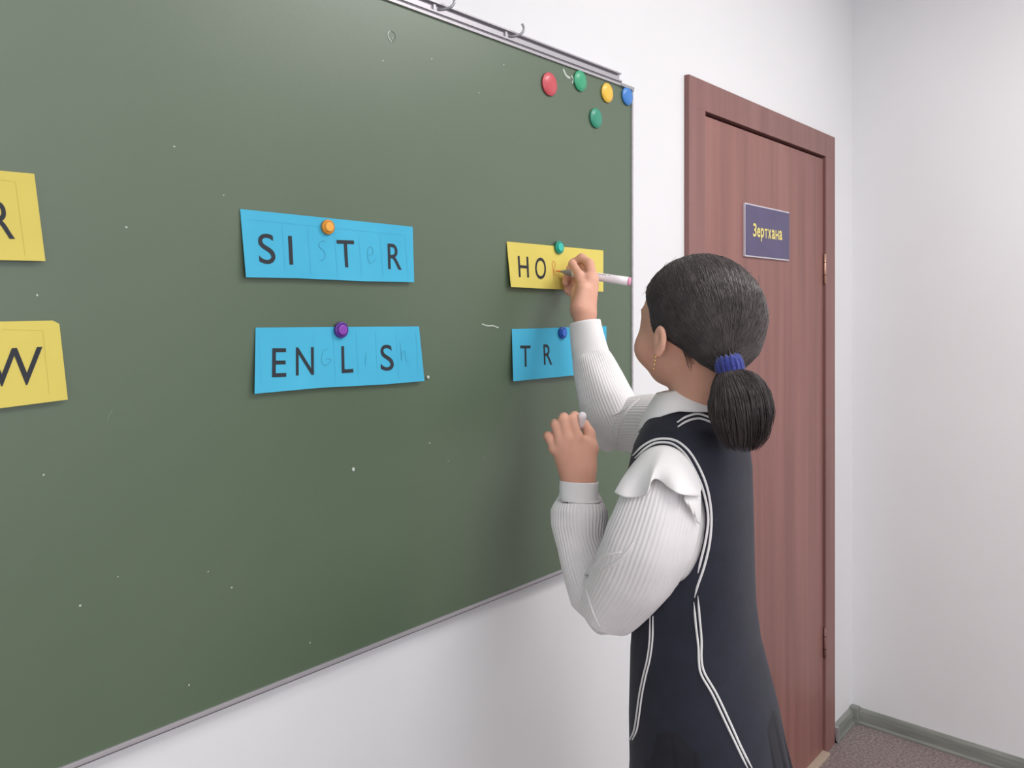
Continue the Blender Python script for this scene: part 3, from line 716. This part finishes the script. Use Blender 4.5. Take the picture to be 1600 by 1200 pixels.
# flyaway hairs along the forehead and crown
parts = []
for i in range(90):
    v = hV[rng.integers(len(hV))]; rel = v-HCn
    if rel@HU < .02: continue
    d = rel/np.linalg.norm(rel); side = np.cross(d, rng.normal(size=3)); side /= np.linalg.norm(side)
    L = .012+.012*rng.random(); pts = [v, v+side*L*.5+d*.003, v+side*L+d*.005*rng.random()]
    parts.append(tube(catmull(pts, 6), .00022, 3, False))
for i in range(26):
    a = H(.070, -.022-.012*rng.random(), -.035-.012*rng.random()); b = a-HU*.014+HL*.001-HF*.004; c_ = b-HU*(.012+.012*rng.random())+HF*(.008*(rng.random()-.3))-HL*.008
    pts = []
    for p in catmull([a, b, c_], 7):
        h_ = body_bvh.find_nearest(Vector(p)); pts.append(np.array(h_[0])+np.array(h_[1])*.0008)
    parts.append(tube(pts, .00024, 3, False))
V_, F2 = merge(parts); tag(fast_mesh('loose_hairs', fig2w(V_), F2, M['strand'], hair), kind='stuff')
# parting
def on_hair(p, off=.0006):
    d = p-HCn; d /= np.linalg.norm(d); h_ = hb.ray_cast(Vector(p+d*.1), Vector(-d), .3)
    return np.array(h_[0])+d*off
# ponytail
parts = []
tail_axis = catmull([TIE+np.array([0, 0, .006]), P(1143, 588, 1.118), P(1154, 618, 1.113), P(1159, 655, 1.113), P(1160, 698, 1.12)], 20)
Tt, Nt, Bt = frames(tail_axis)
core = [(.016, 0), (.018, 1)]
rad = np.interp(np.linspace(0, 1, 20), [0, .14, .28, .5, .7, .86, 1], [.010, .013, .027, .039, .041, .036, .022])
Vc, Fc = tube(tail_axis, np.minimum(rad*.9, np.interp(np.linspace(0, 1, 20), [0, .72, .9, 1], [1, .037, .020, .003])), 32); tail = fast_mesh('ponytail', fig2w(Vc), [f for f in Fc if len(f) == 4], M['hair'], girl)
for i in range(1500):
    a = rng.random()*2*math.pi; q = math.sqrt(rng.random())*.25+.82; L = min(1.0, .70+.42*rng.random()); ph = rng.normal(0, .25)
    n = 10; tt = np.linspace(0, min(1, L), n)
    idx = tt*19; c_ = np.array([np.interp(idx, range(20), tail_axis[:, k]) for k in range(3)]).T
    rr = np.interp(tt, np.linspace(0, 1, 20), rad)*q*(1-.35*rng.random()*tt**3) + (.004*rng.random() if q > 1 else 0)*tt
    aa = a+ph*tt; Ni = np.array([np.interp(idx, range(20), Nt[:, k]) for k in range(3)]).T; Bi = np.array([np.interp(idx, range(20), Bt[:, k]) for k in range(3)]).T
    p = c_+rr[:, None]*(np.cos(aa)[:, None]*Ni+np.sin(aa)[:, None]*Bi)
    w = .0006*(.6+.7*rng.random()); parts.append(tube(p, [w]*(n-1)+[w*.2], 3, False))
V_, F2 = merge(parts); tag(fast_mesh('hair_strands', fig2w(V_), F2, M['strand'], tail), kind='stuff')
# scrunchie: gathered ring
ax_d = P(1143, 592, 1.117)-P(1137, 568, 1.122); ax_d /= np.linalg.norm(ax_d)
n1 = np.cross(ax_d, [0, 1, 0]); n1 /= np.linalg.norm(n1); n2 = np.cross(ax_d, n1)
V_ = []; nu, nv = 120, 18; cc = P(1140, 573, 1.120)
for i in range(nu):
    a = 2*math.pi*i/nu; rr = .0052+.0009*math.sin(a*17)+.0006*math.sin(a*31+1)
    for j in range(nv):
        b = 2*math.pi*j/nv
        V_.append(cc + (n1*math.cos(a)+n2*math.sin(a))*(.0138+rr*math.cos(b)) + ax_d*(.0145*math.sin(b)*(1+.12*math.sin(a*13+2))))
Fs = [(i*nv+j, i*nv+(j+1) % nv, ((i+1) % nu)*nv+(j+1) % nv, ((i+1) % nu)*nv+j) for i in range(nu) for j in range(nv)]
fast_mesh('scrunchie', fig2w(V_), Fs, M['scrunchie'], girl)

# ------------------------------------------------------------------ dress and blouse
def torso_field(off, z0, z1, carve):
    f = Field(np.arange(.13, .47, .003), np.arange(1.04, 1.46, .003), np.arange(z0-.01, z1+.03, .003))
    f.loft(TZ, TCX, TCY, TW, TT, AT, z0, z1, off=off)
    return f
blouse_f = torso_field(-.002, 1.0, 1.42, False)
V_, Q_ = blouse_f.extract(); V_ = relax(V_, Q_, 3)
blouse = fast_mesh('blouse', fig2w(V_), Q_, M['cotton'], girl)
dz0 = 0.86
full = torso_field(.006, dz0, 1.402, False)
# the dress lies smooth: gentle folds at the waist
V_, Q_ = full.extract(); V_ = relax(V_, Q_, 4)
dress_bvh = BVHTree.FromPolygons([tuple(v) for v in V_], [tuple(q) for q in Q_])
def carve(s, zc=1.262, rf=.048, rz_=.094, f0=-.006):
    def fn(X, Y, Z):
        cx = .272; cy = 1.24
        S_ = (X-cx)*(-math.cos(AT))+(Y-cy)*(-math.sin(AT)); F2_ = (X-cx)*(-math.sin(AT))+(Y-cy)*math.cos(AT)
        e = (np.sqrt(((F2_-f0)/rf)**2+((Z-zc)/rz_)**2)-1)*rf
        return np.maximum(e, .055-S_*s)
    full.add(fn, (0, 0, 0), (9, 9, 9), .003, 's')
carve(1); carve(-1)
def neckcut(X, Y, Z):                                    # neckline: higher at the back, V in front
    cx = .283; cy = 1.247
    S_ = (X-cx)*(-math.cos(AT))+(Y-cy)*(-math.sin(AT)); F2_ = (X-cx)*(-math.sin(AT))+(Y-cy)*math.cos(AT)
    zlim = 1.39 - np.maximum(0, F2_+.005)*1.0 + np.abs(S_)*0.10
    r = np.sqrt((S_/.060)**2+((F2_-.006)/.055)**2)
    a = (r-1)*.06
    v = (np.abs(S_)-.056-(Z-1.38)*.35)
    front = np.maximum(v, -(F2_-.02)); front = np.maximum(front, 1.26-Z)
    return np.minimum(np.maximum(a, 1.370-Z), front)
full.add(neckcut, (0, 0, 0), (9, 9, 9), .003, 's')
V_, Q_ = full.extract(); V_ = relax(V_, Q_, 2)
dress = fast_mesh('dress_bodice', fig2w(V_), Q_, M['navy'], girl)
# pleated skirt
nz, na = 60, 288; V_ = []
for i in range(nz):
    t = i/(nz-1); z = 0.985*(1-t)+0.46*t
    cx = np.interp(z, [.46, .80, .852, .95, 1.047], [.318, .306, .304, .293, .2815])
    w = np.interp(z, [.46, .80, .852, .95, .985], [.225, .170, .163, .149, .139]); th = np.interp(z, [.46, .80, .852, .95, .985], [.185, .126, .117, .1055, .098])
    for j in range(na):
        a = 2*math.pi*j/na; x = (a*24/(2*math.pi)) % 1
        saw = (x if x < .82 else (1-x)/.18*.82)*min(1, t*3)
        amp = (.003+.018*t)
        s_ = w*math.cos(a); f_ = th*math.sin(a); k = 1+amp*(saw-.5)/.1*0.9
        V_.append(np.array([cx, 1.24, z])+tdir(s_*k, f_*k))
fast_mesh('skirt', fig2w(V_), grid_faces(nz, na, True), M['skirt'], girl)
skirt_bvh = BVHTree.FromPolygons([tuple(v) for v in V_], [tuple(q) for q in grid_faces(nz, na, True)])
# braid trims: thin raised ribbons on the cloth
def project(px, py):
    o = Vector((0, 0, HC)); d = Vector(P(px, py, 1.0))-o; d.normalize(); best = None
    for b in (dress_bvh, skirt_bvh):
        h_ = b.ray_cast(o, d, 3)
        if h_[0] is not None and (best is None or h_[3] < best[3]): best = h_
    return best
def braid(pts, w=.0032, n=50, parent=None):
    pp = catmull([(a, b, 0) for a, b in pts], n); C3 = []; N3 = []
    for a, b, _ in pp:
        h_ = project(a, b)
        if h_ is None: continue
        nrm = np.array(h_[1]); nrm = nrm if nrm[1] < 0 else -nrm
        C3.append(np.array(h_[0])); N3.append(nrm)
    C3 = np.array(C3); N3 = np.array(N3); T3 = np.gradient(C3, axis=0); T3 /= np.linalg.norm(T3, axis=1)[:, None]
    S3 = np.cross(T3, N3); k = len(C3); w = w*np.clip(np.minimum(np.arange(k)+1, np.arange(k)[::-1]+1)/5, .25, 1)[:, None]; rows = [C3+N3*.0004-S3*w/2, C3+N3*.0022-S3*w*.3, C3+N3*.0022+S3*w*.3, C3+N3*.0004+S3*w/2]
    V = np.stack(rows, 1).reshape(-1, 3); return fast_mesh('braid', fig2w(V), grid_faces(k, 4), M['braid'], parent)
def shift(p, dx, dy=0): return [(a+dx, b+dy) for a, b in p]
arm1 = [(990, 712), (1004, 698), (1022, 688), (1042, 686), (1060, 691), (1078, 707), (1092, 730), (1103, 757), (1109, 785), (1111, 815), (1108, 850), (1100, 885), (1090, 915), (1085, 933)]
arm2 = [(993, 716), (1008, 702), (1024, 693), (1042, 692), (1056, 697), (1072, 712), (1086, 736), (1097, 762), (1104, 790), (1106, 815), (1102, 845), (1095, 875), (1090, 895)]
braid(arm1, .0034, 70, dress); braid(arm2, .0034, 70, dress)
s1 = [(1090, 930), (1093, 965), (1096, 1000), (1096, 1030), (1101, 1052), (1120, 1085), (1141, 1130), (1158, 1168), (1176, 1204)]
s2 = [(1084, 940), (1087, 975), (1091, 1010), (1092, 1035), (1096, 1055), (1113, 1085), (1134, 1130), (1152, 1168), (1169, 1204)]
braid(s1, .0032, 60, dress); braid(s2, .0032, 60, dress)
l1 = [(1021, 962), (1020, 1000), (1016, 1030), (1010, 1055), (1004, 1085), (1000, 1115), (996, 1140), (989, 1156)]
braid(l1, .0022, 40, dress); braid(shift(l1, -4.5, 1), .0022, 40, dress)
n1_ = [(1058, 661), (1072, 652), (1090, 647.5), (1106, 652), (1122, 660), (1138, 667), (1152, 673)]
braid(n1_, .0032, 30, dress); braid(shift(n1_, 1, 7), .0032, 30, dress)

# ---- ribbed sleeves
def ribbed(path, ra, rb, n=90, na=360, ribs=52, amp=.0011, seed=0, fold=.0):
    pc = catmull(path, n); k = np.linspace(0, len(path)-1, n); A_ = np.array([np.interp(k, range(len(ra)), ra)]).T[:, 0]; B_ = np.interp(k, range(len(rb)), rb)
    Tn, Nn, Bn = frames(pc); a = np.arange(na)*2*math.pi/na
    rib = amp*np.abs(np.sin(a*ribs/2))
    V = []
    for i in range(n):
        wob = fold*np.sin(2*a+seed+i*.05)+fold*.6*np.sin(3*a-seed*2+i*.09)+fold*.5*np.sin(5*a+seed+i*.13)
        r1 = A_[i]+rib+wob; r2 = B_[i]+rib+wob
        V.append(pc[i]+(np.cos(a)*r1)[:, None]*Nn[i]+(np.sin(a)*r2)[:, None]*Bn[i])
    V = np.vstack(V); F = grid_faces(n, na, True); return V, F
def crease(pts, r, target, parent):
    V0 = np.array([v.co[:] for v in target.data.vertices]); me_bvh = BVHTree.FromPolygons([tuple(v) for v in V0], [tuple(p.vertices) for p in target.data.polygons])
    out = []
    for a, b, _ in catmull([(a, b, 0) for a, b in pts], 26):
        d = Vector(fig2w(P(a, b, 1.0))[0]) - Vector(CAM); d.normalize(); h_ = me_bvh.ray_cast(Vector(CAM), d, 4)
        if h_[0] is not None: out.append(np.array(h_[0]))
    k = len(out); prof = r*np.sin(np.linspace(.25, math.pi-.25, k))
    out = np.array(out); out = (np.vstack([out[:1], out[:-1]])+out+np.vstack([out[1:], out[-1:]]))/3
    v, f = tube(out, prof, 10); return mesh('sleeve_fold', v, f, M['white'], parent, True)
def join_np(lst):
    Vs = []; Fs_ = []; o = 0
    for v, f in lst: Vs.append(v); Fs_.append(np.array(f)+o); o += len(v)
    return np.vstack(Vs), np.vstack(Fs_)
up = [P(1062, 728, 1.225), P(1050, 728, 1.180), P(1040, 752, 1.145), P(1029, 798, 1.124), P(1015, 842, 1.127), P(996, 888, 1.150), P(968, 930, 1.185), P(950, 955, 1.205), P(940, 972, 1.215), P(938, 975, 1.218)]
ru = [.038, .041, .046, .054, .059, .058, .050, .042, .022, .003]
fo = [P(952, 962, 1.225), P(946, 955, 1.228), P(936, 930, 1.238), P(922, 890, 1.262), P(910, 850, 1.282), P(906, 820, 1.292), P(906, 798, 1.296), P(906, 785, 1.299), P(906, 780, 1.299), P(906, 788, 1.299)]
rf = [.004, .028, .043, .042, .0385, .043, .044, .038, .033, .027]
V_, F2 = join_np([ribbed(up, ru, ru, seed=1, fold=.0022, ribs=56), ribbed(fo, rf, rf, seed=2, fold=.0012, ribs=48, na=330)])
sl = fast_mesh('left_sleeve', fig2w(V_), F2, M['white'], blouse)
crease([(972, 862), (955, 866), (943, 868), (934, 880), (917, 898), (917, 920), (929, 962), (945, 994)], .0042, sl, sl)
crease([(990, 846), (977, 866), (958, 882), (938, 892)], .0026, sl, sl)
def cuff(path, r0, r1, sx=1.0, n=24, tilt=None):
    pc = catmull(path, n); Tn, Nn, Bn = frames(pc); a = np.arange(64)*2*math.pi/64; V = []
    for off in (0, -.0018):
        rng_ = range(n) if off == 0 else range(n-1, -1, -1)
        for i in rng_:
            r = r0+(r1-r0)*i/(n-1)+off+.0006*np.sin(3*a+i*.2); V.append(pc[i]+(np.cos(a)*r*sx)[:, None]*Nn[i]+(np.sin(a)*r)[:, None]*Bn[i])
    return np.vstack(V), grid_faces(2*n, 64, True)
V_, F2 = cuff([P(904.5, 802, 1.299), P(904.5, 775, 1.303), P(905, 752, 1.306)], .0300, .0312)
fast_mesh('cuff', fig2w(V_), F2, M['cotton'], sl)
# right sleeve
up = [P(1115, 694, 1.32), P(1105, 690, 1.36), P(1070, 672, 1.41), P(1035, 665, 1.45), P(1005, 664, 1.49), P(980, 668, 1.515), P(962, 676, 1.53), P(953, 680, 1.54)]
ru = [.040, .046, .054, .053, .051, .048, .038, .004]
fo = [P(975, 690, 1.52), P(968, 680, 1.522), P(957, 655, 1.53), P(945, 625, 1.545), P(934, 590, 1.556), P(926, 562, 1.562), P(922, 550, 1.564), P(921, 547, 1.564)]
rf = [.022, .044, .055, .053, .046, .040, .034, .030]
V_, F2 = join_np([ribbed(up, ru, ru, seed=3, fold=.0025, ribs=56), ribbed(fo, rf, rf, seed=5, fold=.0022, ribs=60, amp=.0009, na=330)])
sr_ = fast_mesh('right_sleeve', fig2w(V_), F2, M['white'], blouse)
crease([(1000, 622), (985, 636), (972, 655), (964, 685), (958, 706)], .0034, sr_, sr_)
crease([(988, 632), (972, 642), (955, 650)], .0024, sr_, sr_)
V_, F2 = cuff([P(926, 572, 1.562), P(920, 540, 1.567), P(914, 503, 1.574)], .0385, .0305)
cr = fast_mesh('cuff', fig2w(V_), F2, M['cotton'], sr_)
fe('cuff_button', P(950, 555, 1.553), np.eye(3), (.0065, .006, .0085), M['cotton'], sr_)
# shoulder ruffle: wavy flounce hanging from the armhole
def flounce(top, bot, nu=120, nv=24, wave=.006, thick=.0016):
    t3 = catmull(top, nu); b3 = catmull(bot, nu); V = []
    for i in range(nu):
        u = i/(nu-1)
        for j in range(nv):
            v = j/(nv-1); p = t3[i]*(1-v)+b3[i]*v
            out = np.array([-.35, -.9, .1]); p = p+out*(.013*math.sin(math.pi*min(1, v*.85))+wave*v*v*math.sin(u*17+.6))
            V.append(p)
    V = np.array(V); F = grid_faces(nu, nv)
    return V, F
top = [P(990, 722, 1.146), P(1003, 708, 1.135), P(1020, 698, 1.128), P(1042, 696, 1.120), P(1064, 706, 1.112), P(1084, 730, 1.106), P(1097, 762, 1.104)]
bot = [P(962, 768, 1.120), P(985, 777, 1.096), P(1010, 772, 1.080), P(1024, 748, 1.084), P(1045, 762, 1.066), P(1072, 772, 1.066), P(1096, 776, 1.082)]
V_, F2 = flounce(top, bot)
rf_o = fast_mesh('shoulder_ruffle', fig2w(V_), F2, M['cotton'], blouse)
md = rf_o.modifiers.new('thickness', 'SOLIDIFY'); md.thickness = .0016
top = [P(1070, 770, 1.082), P(1080, 768, 1.084), P(1095, 772, 1.094)]; bot = [P(1074, 786, 1.080), P(1085, 804, 1.082), P(1094, 820, 1.092)]
V_, F2 = flounce(top, bot, 40, 12, .002); o = fast_mesh('ruffle_end', fig2w(V_), F2, M['cotton'], rf_o)
md = o.modifiers.new('thickness', 'SOLIDIFY'); md.thickness = .0014
# collar: stand and fold-over leaf
nc = np.array([.280, 1.243, 0]); V_ = []; nu, nv = 96, 12
for i in range(nu):
    a = 2*math.pi*i/nu; fr = max(0, math.sin(a))      # a=pi/2 is forward
    for j in range(nv):
        v = j/(nv-1)
        z = 1.431 - .010*fr - v*(.028+.036*fr**2) + .006*math.sin(math.pi*min(1, v*3))*0
        r = .0475 + v*(.018+.022*fr) + .004*math.sin(math.pi*v)
        V_.append(np.array([nc[0], nc[1], z])+tdir(r*math.cos(a)*1.08, r*math.sin(a)*.98+.010*(1-v)))
F2 = [(i*nv+j, i*nv+j+1, ((i+1) % nu)*nv+j+1, ((i+1) % nu)*nv+j) for i in range(nu) for j in range(nv-1)]
o = fast_mesh('collar', fig2w(V_), F2, M['cotton'], blouse); md = o.modifiers.new('thickness', 'SOLIDIFY'); md.thickness = .002; md.offset = -1
# shoes and socks
for s in (-1, 1):
    an = hipc+tdir(.070*s, -.01)+np.array([0, 0, -.745])
    f = Field(np.arange(an[0]-.16, an[0]+.16, .004), np.arange(an[1]-.16, an[1]+.16, .004), np.arange(-.008, .11, .004))
    f.capsule(an+tdir(0, -.03)*1+np.array([0, 0, -.040]), an+tdir(0, .035)+np.array([0, 0, -.042]), .036, .038, .01)
    f.capsule(an+tdir(0, .035)+np.array([0, 0, -.045]), an+tdir(0, .13)+np.array([0, 0, -.052]), .036, .027, .015)
    f.capsule(an+np.array([0, 0, .02]), an+np.array([0, 0, -.02]), .036, .036, .004, 's') if False else None
    f.add(lambda X, Y, Z: Z-0.002+0*X+0*Y, (0, 0, -1), (9, 9, 9), .002, 's')
    v, q = f.extract(); v[:, 2] = np.maximum(v[:, 2], 0.001); fast_mesh('shoe', fig2w(v), q, M['shoe'], girl)
    v, q = tube(catmull([an+np.array([0, 0, -.02]), an+np.array([0, 0, .06]), an+tdir(0, -.008)+np.array([0, 0, .16])], 10), [.036, .037, .038, .039, .040, .042, .044, .046, .048, .049], 24, False)
    fast_mesh('sock', fig2w(v), q, M['sock'], girl)

# ------------------------------------------------------------------ marker and its cap
tipw = hit(867.5, 423, BY-0.010)
def wl(a, b, rs, ts, n=24):
    a = np.array(a, float); b = np.array(b, float); pts = [a+(b-a)*t for t in ts]; return tube(pts, rs, n)
endw = fig2w(P(985, 440, 1.605))[0]; tw = np.array(tipw[:])
pen = empty('marker_pen', tuple(tw), 'white felt marker with pink end held in the girl\'s raised right hand', 'marker')
mesh('barrel', *wl(tw, endw, [.0072, .0080, .0083, .0085, .0086], [.235, .25, .5, .8, .975]), M['pen_white'], pen, True)
mesh('end_plug', *wl(tw, endw, [.0086, .0085, .0083, .0076], [.976, .99, .996, 1.0]), M['pen_pink'], pen, True)
mesh('grip_cone', *wl(tw, endw, [.0022, .0030, .0055, .0068, .0070], [.075, .10, .15, .20, .236]), M['pen_grey'], pen, True)
mesh('felt_tip', *wl(tw, endw, [.0004, .0016, .0020], [0, .04, .085], 10), M['pen_tip'], pen, True)
# small dark print along the barrel
ax = endw-tw; Lp = np.linalg.norm(ax); ax /= Lp; upv = np.array([0, 0, 1.0])-ax*ax[2]; upv /= np.linalg.norm(upv); sd = np.cross(ax, upv)
camd = CAM-(tw+ax*Lp*.6); camd -= ax*(camd@ax); camd /= np.linalg.norm(camd)
if sd@camd < 0: sd = -sd
def on_barrel(t, a, r=.0089): return tw+ax*t+(upv*math.sin(a)+sd*math.cos(a))*r
V_ = []; F2 = []
def dab(t0, t1, a0, a1):
    o = len(V_)
    for i in range(3):
        t = t0+(t1-t0)*i/2; V_.append(on_barrel(t, a0)); V_.append(on_barrel(t, a1))
    F2.append((o, o+1, o+3, o+2)); F2.append((o+2, o+3, o+5, o+4))
t = Lp*.44
for wd in (4, 1, 6):
    for k in range(wd):
        w = .0016+.0008*random.random(); dab(t, t+w*.5, .62, .86); dab(t, t+w, .60 if k % 2 else .80, .67 if k % 2 else .88); t += w+.0009
    t += .004
o = len(V_); V_ += [on_barrel(t, .60), on_barrel(t, .88), on_barrel(t+.004, .74)]; F2.append((o, o+1, o+2))
mesh('printed_marks', V_, F2, M['ink'], pen)
ca = P(907, 662, 1.330); cb = P(910, 649, 1.322)
cap = empty('marker_cap', tuple(fig2w(ca)[0]), 'small white marker cap pinched in the girl\'s lowered left hand', 'cap')
v, f2 = tube([ca+(cb-ca)*t for t in (-.5, 0, .5, .9, 1.12, 1.25, 1.3)], [.0070, .0072, .0072, .0070, .0062, .0042, .0015], 20)
mesh('cap_shell', fig2w(v), f2, M['pen_white'], cap, True)
